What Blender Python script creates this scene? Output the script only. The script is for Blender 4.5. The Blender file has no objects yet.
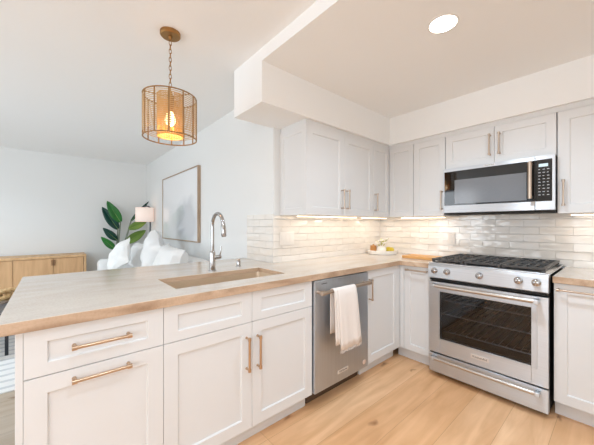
import bpy, bmesh, math, random
from mathutils import Vector, Matrix
random.seed(7)
PI = math.pi
S = bpy.context.scene
COL = S.collection

# ------------------------------------------------------------------ camera
cam_d = bpy.data.cameras.new('camera')
cam = bpy.data.objects.new('camera', cam_d)
COL.objects.link(cam)
cam.location = (2.0004, -3.0592, 1.2437)
cam.rotation_euler = (PI / 2, 0, 0.8525)
cam_d.sensor_width = 36
cam_d.lens = 282.63 / 594 * 36
cam_d.shift_x = -3.28 / 594
cam_d.shift_y = 2.2 / 594
cam_d.clip_start = 0.02
S.camera = cam

# ------------------------------------------------------------------ view, world
S.view_settings.view_transform = 'Standard'
S.view_settings.look = 'None'
S.view_settings.gamma = 1
S.view_settings.use_curve_mapping = False
S.view_settings.exposure = 0.10
S.cycles.diffuse_bounces = 6
S.cycles.max_bounces = 12
S.cycles.sample_clamp_indirect = 4
W = bpy.data.worlds.new('daylight')
S.world = W
W.use_nodes = True
W.node_tree.nodes['Background'].inputs[0].default_value = (0.80, 0.90, 1.0, 1)
W.node_tree.nodes['Background'].inputs[1].default_value = 1.2


def area(name, loc, rot, sx, sy, power, color=(1, 1, 1), shape='RECTANGLE', spread=PI):
    d = bpy.data.lights.new(name, 'AREA')
    d.shape = shape
    d.size = sx
    if shape in ('RECTANGLE', 'ELLIPSE'):
        d.size_y = sy
    d.energy = power
    d.color = color
    d.spread = spread
    o = bpy.data.objects.new(name, d)
    o.location = loc
    o.rotation_euler = rot
    COL.objects.link(o)
    return o


COOL = (0.93, 1.0, 1.06)
# fill lights in unseen windows added behind the camera and on the right
area('window_daylight', (-1.4, -6.42, 1.25), (PI / 2, 0, 0), 1.5, 1.9, 31, COOL)  # position taken from the window glints in the range tiles
area('window_daylight', (2.05, -6.42, 1.4), (PI / 2, 0, 0), 1.7, 1.6, 14, COOL)
area('window_daylight', (3.33, -5.1, 1.45), (PI / 2, 0, PI / 2), 1.6, 1.3, 38, COOL)


# ------------------------------------------------------------------ materials
def lin(c):
    return tuple(((x / 255) / 12.92 if x / 255 <= 0.04045 else (((x / 255) + 0.055) / 1.055) ** 2.4) for x in c[:3]) + (1,)


def mat(name, rgb, rough=0.5, metal=0.0, spec=0.5, coat=0.0, emit=None, estr=0.0, vary=0.0, vscale=6.0,
        bump=0.0, bscale=40.0, stretch=(1, 1, 1), alpha=1.0, trans=0.0, ior=1.45, rough_vary=0.0):
    m = bpy.data.materials.new(name)
    m.use_nodes = True
    nt = m.node_tree
    N, L = nt.nodes, nt.links
    b = N['Principled BSDF']
    c = lin(rgb)
    b.inputs['Base Color'].default_value = c
    b.inputs['Roughness'].default_value = rough
    b.inputs['Metallic'].default_value = metal
    b.inputs['Specular IOR Level'].default_value = spec
    b.inputs['Coat Weight'].default_value = coat
    b.inputs['IOR'].default_value = ior
    b.inputs['Transmission Weight'].default_value = trans
    b.inputs['Alpha'].default_value = alpha
    if emit:
        b.inputs['Emission Color'].default_value = lin(emit)
        b.inputs['Emission Strength'].default_value = estr
    tc = N.new('ShaderNodeTexCoord')
    mp = N.new('ShaderNodeMapping')
    mp.inputs['Scale'].default_value = stretch
    L.new(tc.outputs['Object'], mp.inputs['Vector'])
    if vary > 0:
        n = N.new('ShaderNodeTexNoise')
        n.inputs['Scale'].default_value = vscale
        n.inputs['Detail'].default_value = 6
        L.new(mp.outputs[0], n.inputs['Vector'])
        r = N.new('ShaderNodeValToRGB')
        r.color_ramp.elements[0].position = 0.3
        r.color_ramp.elements[1].position = 0.7
        r.color_ramp.elements[0].color = tuple(x * (1 - vary) for x in c[:3]) + (1,)
        r.color_ramp.elements[1].color = tuple(min(1, x * (1 + vary)) for x in c[:3]) + (1,)
        L.new(n.outputs['Fac'], r.inputs['Fac'])
        L.new(r.outputs[0], b.inputs['Base Color'])
    if bump > 0:
        n2 = N.new('ShaderNodeTexNoise')
        n2.inputs['Scale'].default_value = bscale
        n2.inputs['Detail'].default_value = 4
        L.new(mp.outputs[0], n2.inputs['Vector'])
        bp = N.new('ShaderNodeBump')
        bp.inputs['Strength'].default_value = bump
        bp.inputs['Distance'].default_value = 0.01
        L.new(n2.outputs['Fac'], bp.inputs['Height'])
        L.new(bp.outputs[0], b.inputs['Normal'])
    return m


def wood(name, c1, c2, axis='x', rough=0.5, scale=1.0):
    m = mat(name, c1, rough)
    nt = m.node_tree
    N, L = nt.nodes, nt.links
    b = N['Principled BSDF']
    tc = N.new('ShaderNodeTexCoord')
    mp = N.new('ShaderNodeMapping')
    s = {'x': (2, 24, 24), 'y': (24, 2, 24), 'z': (24, 24, 2)}[axis]
    mp.inputs['Scale'].default_value = tuple(v * scale for v in s)
    L.new(tc.outputs['Object'], mp.inputs['Vector'])
    n = N.new('ShaderNodeTexNoise')
    n.inputs['Scale'].default_value = 1.0
    n.inputs['Detail'].default_value = 8
    n.inputs['Distortion'].default_value = 0.6
    L.new(mp.outputs[0], n.inputs['Vector'])
    r = N.new('ShaderNodeValToRGB')
    r.color_ramp.elements[0].position = 0.32
    r.color_ramp.elements[1].position = 0.68
    r.color_ramp.elements[0].color = lin(c2)
    r.color_ramp.elements[1].color = lin(c1)
    L.new(n.outputs['Fac'], r.inputs['Fac'])
    L.new(r.outputs[0], b.inputs['Base Color'])
    return m


def floor_material(name='oak_planks', c1=(248, 206, 164), c2=(234, 184, 136), c3=(200, 156, 114)):
    m = mat(name, (205, 160, 118), 0.42)
    nt = m.node_tree
    N, L = nt.nodes, nt.links
    b = N['Principled BSDF']
    tc = N.new('ShaderNodeTexCoord')
    sp = N.new('ShaderNodeSeparateXYZ')
    cb = N.new('ShaderNodeCombineXYZ')
    L.new(tc.outputs['Object'], sp.inputs[0])
    L.new(sp.outputs['Y'], cb.inputs['X'])
    L.new(sp.outputs['X'], cb.inputs['Y'])
    br = N.new('ShaderNodeTexBrick')
    br.offset = 0.37
    br.offset_frequency = 1
    br.inputs['Scale'].default_value = 1
    br.inputs['Brick Width'].default_value = 1.55
    br.inputs['Row Height'].default_value = 0.215
    br.inputs['Mortar Size'].default_value = 0.0012
    br.inputs['Mortar Smooth'].default_value = 0.3
    br.inputs['Color1'].default_value = lin(c1)
    br.inputs['Color2'].default_value = lin(c2)
    br.inputs['Mortar'].default_value = lin(c3)
    L.new(cb.outputs[0], br.inputs['Vector'])
    mp = N.new('ShaderNodeMapping')
    mp.inputs['Scale'].default_value = (14, 1.6, 1)
    L.new(tc.outputs['Object'], mp.inputs['Vector'])
    n = N.new('ShaderNodeTexNoise')
    n.inputs['Scale'].default_value = 1.0
    n.inputs['Detail'].default_value = 8
    n.inputs['Distortion'].default_value = 0.8
    L.new(mp.outputs[0], n.inputs['Vector'])
    r = N.new('ShaderNodeValToRGB')
    r.color_ramp.elements[0].position = 0.30
    r.color_ramp.elements[0].color = (0.80, 0.73, 0.65, 1)
    r.color_ramp.elements[1].position = 0.66
    r.color_ramp.elements[1].color = (1, 1, 1, 1)
    L.new(n.outputs['Fac'], r.inputs['Fac'])
    # broad tonal drift
    n3 = N.new('ShaderNodeTexNoise')
    n3.inputs['Scale'].default_value = 1.8
    n3.inputs['Detail'].default_value = 3
    L.new(tc.outputs['Object'], n3.inputs['Vector'])
    r3 = N.new('ShaderNodeValToRGB')
    r3.color_ramp.elements[0].position = 0.3
    r3.color_ramp.elements[0].color = (0.84, 0.79, 0.74, 1)
    r3.color_ramp.elements[1].position = 0.7
    r3.color_ramp.elements[1].color = (1, 1, 1, 1)
    L.new(n3.outputs['Fac'], r3.inputs['Fac'])
    mx = N.new('ShaderNodeMix')
    mx.data_type = 'RGBA'
    mx.blend_type = 'MULTIPLY'
    mx.inputs['Factor'].default_value = 1
    L.new(br.outputs['Color'], mx.inputs['A'])
    L.new(r.outputs[0], mx.inputs['B'])
    mx2 = N.new('ShaderNodeMix')
    mx2.data_type = 'RGBA'
    mx2.blend_type = 'MULTIPLY'
    mx2.inputs['Factor'].default_value = 1
    L.new(mx.outputs['Result'], mx2.inputs['A'])
    L.new(r3.outputs[0], mx2.inputs['B'])
    # knots
    mpk = N.new('ShaderNodeMapping')
    mpk.inputs['Scale'].default_value = (3.4, 1.25, 1)
    nd = N.new('ShaderNodeTexNoise')
    nd.inputs['Scale'].default_value = 9
    vm = N.new('ShaderNodeVectorMath')
    vm.operation = 'SCALE'
    vm.inputs['Scale'].default_value = 0.09
    va = N.new('ShaderNodeVectorMath')
    va.operation = 'ADD'
    L.new(tc.outputs['Object'], nd.inputs['Vector'])
    L.new(nd.outputs['Color'], vm.inputs[0])
    L.new(tc.outputs['Object'], va.inputs[0])
    L.new(vm.outputs[0], va.inputs[1])
    L.new(va.outputs[0], mpk.inputs['Vector'])
    vo = N.new('ShaderNodeTexVoronoi')
    vo.voronoi_dimensions = '2D'
    vo.inputs['Scale'].default_value = 1.0
    L.new(mpk.outputs[0], vo.inputs['Vector'])
    rk = N.new('ShaderNodeValToRGB')
    rk.color_ramp.elements[0].position = 0.01
    rk.color_ramp.elements[0].color = (0.45, 0.34, 0.25, 1)
    rk.color_ramp.elements[1].position = 0.065
    rk.color_ramp.elements[1].color = (1, 1, 1, 1)
    L.new(vo.outputs['Distance'], rk.inputs['Fac'])
    mx3 = N.new('ShaderNodeMix')
    mx3.data_type = 'RGBA'
    mx3.blend_type = 'MULTIPLY'
    mx3.inputs['Factor'].default_value = 0.85
    L.new(mx2.outputs['Result'], mx3.inputs['A'])
    L.new(rk.outputs[0], mx3.inputs['B'])
    L.new(mx3.outputs['Result'], b.inputs['Base Color'])
    bp = N.new('ShaderNodeBump')
    bp.inputs['Strength'].default_value = 0.25
    bp.inputs['Distance'].default_value = 0.002
    L.new(br.outputs['Fac'], bp.inputs['Height'])
    bp.invert = True
    L.new(bp.outputs[0], b.inputs['Normal'])
    return m


def tile_material(name, u_axis):
    """glossy hand-made white subway tile, long side along u_axis, rows along z"""
    m = mat(name, (236, 233, 229), 0.06, spec=0.8, coat=1.0)
    m.node_tree.nodes['Principled BSDF'].inputs['Coat Roughness'].default_value = 0.04
    nt = m.node_tree
    N, L = nt.nodes, nt.links
    b = N['Principled BSDF']
    tc = N.new('ShaderNodeTexCoord')
    sp = N.new('ShaderNodeSeparateXYZ')
    cb = N.new('ShaderNodeCombineXYZ')
    L.new(tc.outputs['Object'], sp.inputs[0])
    L.new(sp.outputs[u_axis], cb.inputs['X'])
    L.new(sp.outputs['Z'], cb.inputs['Y'])
    br = N.new('ShaderNodeTexBrick')
    br.offset = 0.5
    br.inputs['Scale'].default_value = 1
    br.inputs['Brick Width'].default_value = 0.205
    br.inputs['Row Height'].default_value = 0.0645
    br.inputs['Mortar Size'].default_value = 0.0016
    br.inputs['Mortar Smooth'].default_value = 0.6
    br.inputs['Color1'].default_value = lin((240, 235, 228))
    br.inputs['Color2'].default_value = lin((238, 233, 226))
    br.inputs['Mortar'].default_value = lin((234, 229, 223))
    L.new(cb.outputs[0], br.inputs['Vector'])
    L.new(br.outputs['Color'], b.inputs['Base Color'])
    n = N.new('ShaderNodeTexNoise')
    n.inputs['Scale'].default_value = 6
    n.inputs['Detail'].default_value = 1
    mp = N.new('ShaderNodeMapping')
    mp.inputs['Scale'].default_value = (1, 1, 2.0)
    L.new(tc.outputs['Object'], mp.inputs['Vector'])
    bq = N.new('ShaderNodeTexBrick')
    bq.offset = 0.5
    for k_ in ('Scale', 'Brick Width', 'Row Height', 'Mortar Size', 'Mortar Smooth'):
        bq.inputs[k_].default_value = br.inputs[k_].default_value
    bq.inputs['Color1'].default_value = (0, 0, 0, 1)
    bq.inputs['Color2'].default_value = (1, 1, 1, 1)
    bq.inputs['Mortar'].default_value = (0, 0, 0, 1)
    L.new(cb.outputs[0], bq.inputs['Vector'])
    vs_ = N.new('ShaderNodeVectorMath')
    vs_.operation = 'SCALE'
    vs_.inputs['Scale'].default_value = 37.0
    L.new(bq.outputs['Color'], vs_.inputs[0])
    va_ = N.new('ShaderNodeVectorMath')
    va_.operation = 'ADD'
    L.new(mp.outputs[0], va_.inputs[0])
    L.new(vs_.outputs[0], va_.inputs[1])
    L.new(va_.outputs[0], n.inputs['Vector'])
    b1 = N.new('ShaderNodeBump')
    b1.inputs['Strength'].default_value = 1.0
    b1.inputs['Distance'].default_value = 0.02
    L.new(n.outputs['Fac'], b1.inputs['Height'])
    b2 = N.new('ShaderNodeBump')
    b2.invert = True
    b2.inputs['Strength'].default_value = 0.2
    b2.inputs['Distance'].default_value = 0.003
    L.new(br.outputs['Fac'], b2.inputs['Height'])
    L.new(b1.outputs[0], b2.inputs['Normal'])
    L.new(b2.outputs[0], b.inputs['Normal'])
    return m


def stone_material(name='quartzite', c1=(200, 189, 177), c2=(208, 199, 189), c3=(215, 208, 200), rough=.14):
    m = mat(name, c2, rough, spec=0.55)
    nt = m.node_tree
    N, L = nt.nodes, nt.links
    b = N['Principled BSDF']
    tc = N.new('ShaderNodeTexCoord')
    mp = N.new('ShaderNodeMapping')
    mp.inputs['Scale'].default_value = (3.0, 0.9, 3)
    mp.inputs['Rotation'].default_value = (0, 0, 0.18)
    L.new(tc.outputs['Object'], mp.inputs['Vector'])
    n = N.new('ShaderNodeTexNoise')
    n.inputs['Scale'].default_value = 2.2
    n.inputs['Detail'].default_value = 9
    n.inputs['Distortion'].default_value = 1.2
    L.new(mp.outputs[0], n.inputs['Vector'])
    r = N.new('ShaderNodeValToRGB')
    e = r.color_ramp.elements
    e[0].position = 0.30
    e[0].color = lin(c1)
    e[1].position = 0.52
    e[1].color = lin(c2)
    e2 = r.color_ramp.elements.new(0.75)
    e2.color = lin(c3)
    L.new(n.outputs['Fac'], r.inputs['Fac'])
    n2 = N.new('ShaderNodeTexNoise')
    n2.inputs['Scale'].default_value = 130
    n2.inputs['Detail'].default_value = 3
    L.new(tc.outputs['Object'], n2.inputs['Vector'])
    r2 = N.new('ShaderNodeValToRGB')
    r2.color_ramp.elements[0].position = 0.36
    r2.color_ramp.elements[0].color = (0.93, 0.91, 0.89, 1)
    r2.color_ramp.elements[1].position = 0.56
    r2.color_ramp.elements[1].color = (1, 1, 1, 1)
    L.new(n2.outputs['Fac'], r2.inputs['Fac'])
    mx = N.new('ShaderNodeMix')
    mx.data_type = 'RGBA'
    mx.blend_type = 'MULTIPLY'
    mx.inputs['Factor'].default_value = 1
    L.new(r.outputs[0], mx.inputs['A'])
    L.new(r2.outputs[0], mx.inputs['B'])
    L.new(mx.outputs['Result'], b.inputs['Base Color'])
    return m


def art_material():
    """pale abstract wash: soft grey hill shape low on the right of a white sheet"""
    m = mat('art_print', (240, 241, 242), 0.35, coat=1.0)
    nt = m.node_tree
    N, L = nt.nodes, nt.links
    b = N['Principled BSDF']
    b.inputs['Coat Roughness'].default_value = 0.02
    tc = N.new('ShaderNodeTexCoord')
    nd = N.new('ShaderNodeTexNoise')
    nd.inputs['Scale'].default_value = 4
    nd.inputs['Detail'].default_value = 5
    L.new(tc.outputs['Object'], nd.inputs['Vector'])
    vm = N.new('ShaderNodeVectorMath')
    vm.operation = 'SCALE'
    vm.inputs['Scale'].default_value = 0.30
    va = N.new('ShaderNodeVectorMath')
    va.operation = 'ADD'
    L.new(nd.outputs['Color'], vm.inputs[0])
    L.new(tc.outputs['Object'], va.inputs[0])
    L.new(vm.outputs[0], va.inputs[1])
    mp = N.new('ShaderNodeMapping')
    mp.vector_type = 'TEXTURE'
    mp.inputs['Location'].default_value = (1.28, 0.15, 0.42)
    mp.inputs['Scale'].default_value = (0.6, 1, 0.42)
    L.new(va.outputs[0], mp.inputs['Vector'])
    gr = N.new('ShaderNodeTexGradient')
    gr.gradient_type = 'SPHERICAL'
    L.new(mp.outputs[0], gr.inputs['Vector'])
    r = N.new('ShaderNodeValToRGB')
    r.color_ramp.elements[0].position = 0.08
    r.color_ramp.elements[0].color = lin((240, 241, 243))
    r.color_ramp.elements[1].position = 0.5
    r.color_ramp.elements[1].color = lin((204, 206, 211))
    L.new(gr.outputs['Fac'], r.inputs['Fac'])
    L.new(r.outputs[0], b.inputs['Base Color'])
    return m


M = {}
M['wall'] = mat('painted_wall', (232, 233, 232), 0.85, spec=0.2, bump=0.05, bscale=90)
M['ceiling'] = mat('painted_ceiling', (244, 244, 243), 0.9, spec=0.15, bump=0.05, bscale=70)
M['cab'] = mat('white_lacquer', (222, 222, 222), 0.42, spec=0.4)
M['cabin'] = mat('cabinet_interior', (200, 190, 178), 0.6)
M['floor'] = floor_material()
M['floor_grey'] = floor_material('cool_lit_planks', (206, 196, 182), (190, 180, 167), (150, 140, 128))  # oak planks again, with the grey of cool daylight put into the colour
M['tile_x'] = tile_material('glazed_tile_long_x', 'X')
M['tile_y'] = tile_material('glazed_tile_long_y', 'Y')
M['stone'] = stone_material()
M['stone_edge'] = stone_material('quartzite_tan_side', (158, 128, 102), (200, 172, 146), (216, 192, 168), 0.4)
M['steel'] = mat('brushed_stainless', (212, 215, 219), 0.42, metal=1.0, vary=0.04, vscale=3, stretch=(0.6, 60, 60), bump=0.03, bscale=6)
M['steel_v'] = mat('brushed_stainless_door', (202, 206, 211), 0.40, metal=1.0, vary=0.04, vscale=3, stretch=(60, 60, 0.6), bump=0.02, bscale=6)
for k_ in ('steel', 'steel_v'):
    M[k_].node_tree.nodes['Principled BSDF'].inputs['Anisotropic'].default_value = 0.9
    M[k_].node_tree.nodes['Principled BSDF'].inputs['Anisotropic Rotation'].default_value = 0.25
M['chrome'] = mat('polished_chrome', (178, 176, 175), 0.10, metal=1.0)
M['sinksteel'] = mat('sink_steel', (240, 226, 208), 0.42, metal=1.0, bump=0.02, bscale=60)
M['bronze'] = mat('champagne_bronze', (200, 172, 146), 0.28, metal=1.0)
M['nickel'] = mat('satin_nickel', (196, 178, 162), 0.30, metal=1.0)
M['barsteel'] = mat('satin_bar_steel', (206, 200, 194), 0.28, metal=1.0)
M['black'] = mat('black_enamel', (18, 18, 19), 0.35)
M['iron'] = mat('cast_iron', (66, 64, 63), 0.42, bump=0.15, bscale=200)
M['dark'] = mat('dark_gap', (26, 25, 24), 0.7)
M['glass_black'] = mat('black_glass', (14, 14, 15), 0.04, spec=0.8)
M['oven_in'] = mat('oven_enamel', (36, 38, 42), 0.35)
M['mesh_glass'] = mat('screened_glass', (118, 120, 124), 0.12, spec=0.8, vary=0.06, vscale=40, stretch=(1, 1, 30))
M['rack'] = mat('rack_wire', (225, 222, 218), 0.3, metal=1.0)
M['white'] = mat('white_plastic', (236, 234, 230), 0.35)
M['plate'] = mat('switch_plate', (238, 234, 229), 0.35)
M['ceramic'] = mat('white_ceramic', (242, 238, 232), 0.2)
M['cloth'] = mat('linen_towel', (240, 232, 226), 0.95, spec=0.1, bump=0.3, bscale=300)
M['sofa'] = mat('white_slipcover', (232, 232, 231), 0.95, spec=0.1, bump=0.5, bscale=9)
M['pillow'] = mat('white_pillow', (238, 238, 236), 0.95, spec=0.1, bump=0.6, bscale=14)
M['rug'] = mat('cream_rug', (232, 232, 230), 1.0, spec=0.05, bump=0.5, bscale=120)
M['rugline'] = mat('grey_rug_stripe', (205, 207, 209), 1.0, spec=0.05, bump=0.5, bscale=120)
M['oak_y'] = wood('sideboard_oak', (216, 178, 134), (196, 156, 112), 'y', 0.5)
M['oak_z'] = wood('sideboard_oak_door', (214, 172, 128), (194, 152, 108), 'z', 0.5)
M['oakdark'] = wood('walnut_pull', (150, 112, 76), (124, 90, 60), 'z', 0.5)
M['framewood'] = wood('frame_oak', (186, 164, 142), (160, 138, 116), 'z', 0.55)
M['board'] = wood('cutting_board_maple', (226, 170, 104), (206, 146, 80), 'x', 0.45)
M['bowlwood'] = wood('turned_wood', (206, 148, 86), (176, 118, 62), 'z', 0.45, 2)
M['chainwood'] = wood('carved_wood', (206, 176, 128), (158, 120, 74), 'x', 0.6, 2)
M['rattan'] = mat('rattan_cane', (208, 164, 98), 0.55, vary=0.15, vscale=30)
M['rattanthin'] = mat('rattan_strand', (208, 180, 138), 0.6)
M['cane_dark'] = mat('stained_cane', (152, 116, 70), 0.5, vary=0.15, vscale=30)
M['brass'] = mat('aged_brass', (170, 130, 82), 0.38, metal=1.0)
M['smoke'] = mat('dark_grey_table_top', (92, 98, 106), 0.18, spec=0.6)
M['blackmetal'] = mat('black_metal', (30, 34, 42), 0.4)
M['leaf'] = mat('banana_leaf', (34, 112, 40), 0.32, vary=0.25, vscale=5, stretch=(1, 1, 1), spec=0.5)
M['leafdark'] = mat('dark_leaf', (16, 66, 56), 0.3, vary=0.2, vscale=5, spec=0.5)
M['leafpale'] = mat('pale_leaf', (104, 136, 60), 0.4, vary=0.15, vscale=5)
M['stem'] = mat('leaf_stalk', (118, 128, 112), 0.5)
M['midrib'] = mat('leaf_midrib', (140, 170, 96), 0.5)
M['pot'] = mat('grey_planter', (196, 194, 190), 0.8, bump=0.2)
M['soil'] = mat('potting_soil', (62, 46, 36), 1.0, bump=0.8, bscale=60)
M['shade'] = mat('linen_lampshade', (238, 226, 218), 0.9, emit=(255, 222, 206), estr=0.32)
M['pole'] = mat('dark_lamp_pole', (74, 74, 80), 0.35, metal=0.6)
M['bulb'] = mat('lit_bulb', (255, 240, 214), 0.5, emit=(255, 222, 170), estr=6)
M['led'] = mat('lit_led_strip', (255, 240, 220), 0.5, emit=(255, 226, 186), estr=6)
M['canlens'] = mat('lit_downlight_lens', (255, 250, 240), 0.5, emit=(255, 244, 226), estr=14)
M['art'] = art_material()
M['petal'] = mat('white_petal', (246, 242, 236), 0.7)
M['lemon'] = mat('lemon_skin', (222, 196, 62), 0.4, bump=0.3, bscale=120)
M['greenleaf'] = mat('garnish_leaf', (186, 186, 84), 0.5)
M['ink'] = mat('dark_lettering', (60, 60, 62), 0.5)
M['badge'] = mat('badge_plate', (226, 224, 222), 0.35, metal=0.5)
M['display'] = mat('lit_display', (150, 170, 178), 0.3, emit=(205, 222, 230), estr=0.7)
M['keys'] = mat('key_legends', (190, 192, 196), 0.5)
M['sticker'] = mat('round_sticker', (216, 190, 176), 0.5)
M['dwkick'] = mat('dark_brown_kick', (92, 72, 56), 0.5)
M['winframe'] = mat('window_frame_white', (236, 236, 236), 0.5)


# ------------------------------------------------------------------ mesh helpers
class MB:
    def __init__(self):
        self.bm = bmesh.new()

    def box(self, x0, x1, y0, y1, z0, z1):
        v = [self.bm.verts.new((x, y, z)) for x in (x0, x1) for y in (y0, y1) for z in (z0, z1)]
        for f in ((0, 1, 3, 2), (4, 6, 7, 5), (0, 4, 5, 1), (2, 3, 7, 6), (0, 2, 6, 4), (1, 5, 7, 3)):
            self.bm.faces.new([v[i] for i in f])
        return self

    def rings(self, rings, cap0=True, cap1=True, closed=True):
        vs = [[self.bm.verts.new(p) for p in r] for r in rings]
        n = len(vs[0])
        for a, b in zip(vs[:-1], vs[1:]):
            for i in range(n if closed else n - 1):
                j = (i + 1) % n
                self.bm.faces.new((a[i], a[j], b[j], b[i]))
        if cap0:
            self.bm.faces.new(list(reversed(vs[0])))
        if cap1:
            self.bm.faces.new(vs[-1])
        return self

    def lathe(self, prof, c=(0, 0, 0), axis='z', n=28, cap=True):
        """prof: list of (radius, height along axis)"""
        R = []
        for r, h in prof:
            ring = []
            for k in range(n):
                a = 2 * PI * k / n
                p = (r * math.cos(a), r * math.sin(a), h)
                if axis == 'y':
                    p = (p[0], -p[2], p[1])
                elif axis == 'x':
                    p = (p[2], p[0], p[1])
                ring.append((c[0] + p[0], c[1] + p[1], c[2] + p[2]))
            R.append(ring)
        return self.rings(R, cap, cap)

    def tube(self, pts, r, n=10, closed=False):
        pts = [Vector(p) for p in pts]
        rr = r if isinstance(r, (list, tuple)) else [r] * len(pts)
        R = []
        N = len(pts)
        prev = None
        for i, p in enumerate(pts):
            if closed:
                t = pts[(i + 1) % N] - pts[i - 1]
            else:
                t = pts[min(i + 1, N - 1)] - pts[max(i - 1, 0)]
            t.normalize()
            if prev is None:
                up = Vector((0, 0, 1)) if abs(t.z) < 0.9 else Vector((1, 0, 0))
                a = t.cross(up).normalized()
            else:
                a = (prev - t * prev.dot(t)).normalized()
            prev = a
            b = t.cross(a)
            R.append([p + (a * math.cos(2 * PI * k / n) + b * math.sin(2 * PI * k / n)) * rr[i] for k in range(n)])
        if closed:
            R.append(R[0])
            self.rings(R, False, False)
            bmesh.ops.remove_doubles(self.bm, verts=self.bm.verts, dist=1e-6)
        else:
            self.rings(R)
        return self

    def cells(self, xs, ys, keep, z0, z1):
        """extrude the kept cells of a grid into one slab without inner faces"""
        vd = {}

        def v(i, j, z):
            k = (i, j, z)
            if k not in vd:
                vd[k] = self.bm.verts.new((xs[i], ys[j], z))
            return vd[k]
        K = {(i, j) for i in range(len(xs) - 1) for j in range(len(ys) - 1)
             if keep((xs[i] + xs[i + 1]) / 2, (ys[j] + ys[j + 1]) / 2)}
        for i, j in K:
            self.bm.faces.new((v(i, j, z1), v(i + 1, j, z1), v(i + 1, j + 1, z1), v(i, j + 1, z1)))
            self.bm.faces.new((v(i, j, z0), v(i, j + 1, z0), v(i + 1, j + 1, z0), v(i + 1, j, z0)))
            for (di, dj, a, b) in ((0, -1, (i, j), (i + 1, j)), (1, 0, (i + 1, j), (i + 1, j + 1)),
                                   (0, 1, (i + 1, j + 1), (i, j + 1)), (-1, 0, (i, j + 1), (i, j))):
                if (i + di, j + dj) not in K:
                    self.bm.faces.new((v(*a, z0), v(*b, z0), v(*b, z1), v(*a, z1)))
        return self

    def shaker(self, x0, x1, z0, z1, fw=0.062, yf=-0.02, yb=0.0, rec=0.009, fwz=None):
        """front with recessed centre panel, facing -y"""
        fwz = fw if fwz is None else fwz
        B = self.bm

        def rect(a, b, c, d, y):
            return [B.verts.new(p) for p in ((a, y, c), (b, y, c), (b, y, d), (a, y, d))]
        o = rect(x0, x1, z0, z1, yf)
        i1 = rect(x0 + fw, x1 - fw, z0 + fwz, z1 - fwz, yf)
        s = 0.004
        i2 = rect(x0 + fw + s, x1 - fw - s, z0 + fwz + s, z1 - fwz - s, yf + rec)
        bk = rect(x0, x1, z0, z1, yb)
        for k in range(4):
            j = (k + 1) % 4
            B.faces.new((o[k], o[j], i1[j], i1[k]))
            B.faces.new((i1[k], i1[j], i2[j], i2[k]))
            B.faces.new((o[j], o[k], bk[k], bk[j]))
        B.faces.new(i2)
        B.faces.new(list(reversed(bk)))
        return self

    def xf(self, m):
        bmesh.ops.transform(self.bm, matrix=m, verts=self.bm.verts)
        return self

    def build(self, name, m, parent=None, bevel=0.0, smooth=False, segs=2, loc=None, sub=0, normals=True):
        if normals:
            bmesh.ops.recalc_face_normals(self.bm, faces=self.bm.faces)
        me = bpy.data.meshes.new(name)
        self.bm.to_mesh(me)
        self.bm.free()
        me.materials.append(m)
        if smooth:
            for p in me.polygons:
                p.use_smooth = True
            try:
                me.set_sharp_from_angle(angle=math.radians(40))
            except Exception:
                pass
        o = bpy.data.objects.new(name, me)
        COL.objects.link(o)
        if parent is not None:
            o.parent = parent
        if loc is not None:
            o.location = loc
        if bevel > 0:
            bv = o.modifiers.new('bevel', 'BEVEL')
            bv.width = bevel
            bv.segments = segs
            bv.limit_method = 'ANGLE'
            bv.angle_limit = math.radians(40)
        if sub:
            sm = o.modifiers.new('sub', 'SUBSURF')
            sm.levels = sub
            sm.render_levels = sub
        return o


def tag(o, label=None, cat=None, group=None, kind=None):
    if label:
        o['label'] = label
    if cat:
        o['category'] = cat
    if group:
        o['group'] = group
    if kind:
        o['kind'] = kind
    return o


def thing(name, label, cat, loc=(0, 0, 0), rz=0, group=None):
    o = bpy.data.objects.new(name, None)
    o.empty_display_size = 0.1
    COL.objects.link(o)
    o.location = loc
    o.rotation_euler = (0, 0, rz)
    return tag(o, label, cat, group)


def copy_tree(o, parent=None):
    c = o.copy()
    COL.objects.link(c)
    if parent is not None:
        c.parent = parent
    for ch in list(o.children):
        copy_tree(ch, c)
    return c


def struct(mb, name, m, bevel=0.0, label=None):
    o = mb.build(name, m, bevel=bevel)
    o['kind'] = 'structure'
    if label:
        o['label'] = label
    return o


def text_mesh(name, body, size, m, parent, loc, rot=(PI / 2, 0, 0)):
    cu = bpy.data.curves.new('lettering_curve', 'FONT')
    cu.body = body
    cu.size = size
    cu.extrude = 0.0003
    cu.align_x = 'CENTER'
    cu.align_y = 'CENTER'
    tmp = bpy.data.objects.new('lettering_tmp', cu)
    COL.objects.link(tmp)
    bpy.context.view_layer.update()
    me = bpy.data.meshes.new_from_object(tmp)
    bpy.data.objects.remove(tmp)
    me.materials.clear()
    me.materials.append(m)
    o = bpy.data.objects.new(name, me)
    COL.objects.link(o)
    o.parent = parent
    o.location = loc
    o.rotation_euler = rot
    return o


# ------------------------------------------------------------------ the room
ZL, ZK = 2.460, 2.372          # living ceiling, kitchen ceiling
XR, YB, XL = 3.4, -6.5, -4.4
YP = -1.62                     # picture wall plane
ZB = 0.914                     # worktop height
ZU0, ZU1 = 1.3255, 2.05        # wall cabinets
struct(MB().box(0, XR + .12, YB - .12, .12, -0.08, 0), 'floor', M['floor'])
struct(MB().box(XL - .12, 0, YB - .12, .12, -0.08, 0), 'floor_living', M['floor_grey'])
struct(MB().box(XL - .12, XR + .12, YB - .12, YP + .12, ZL, ZL + .1), 'ceiling', M['ceiling'])
struct(MB().box(XL - .12, XL, YB - .12, YP + .12, 0, ZL), 'wall_left', M['wall'])
struct(MB().box(XL, 0, YP, YP + .12, 0, ZL), 'wall_living', M['wall'])
struct(MB().box(-.12, 0, YP + .12, 0, 0, ZL), 'wall_sink', M['wall'])
struct(MB().box(-.12, XR, 0, .12, 0, ZL), 'wall_range', M['wall'])


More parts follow.
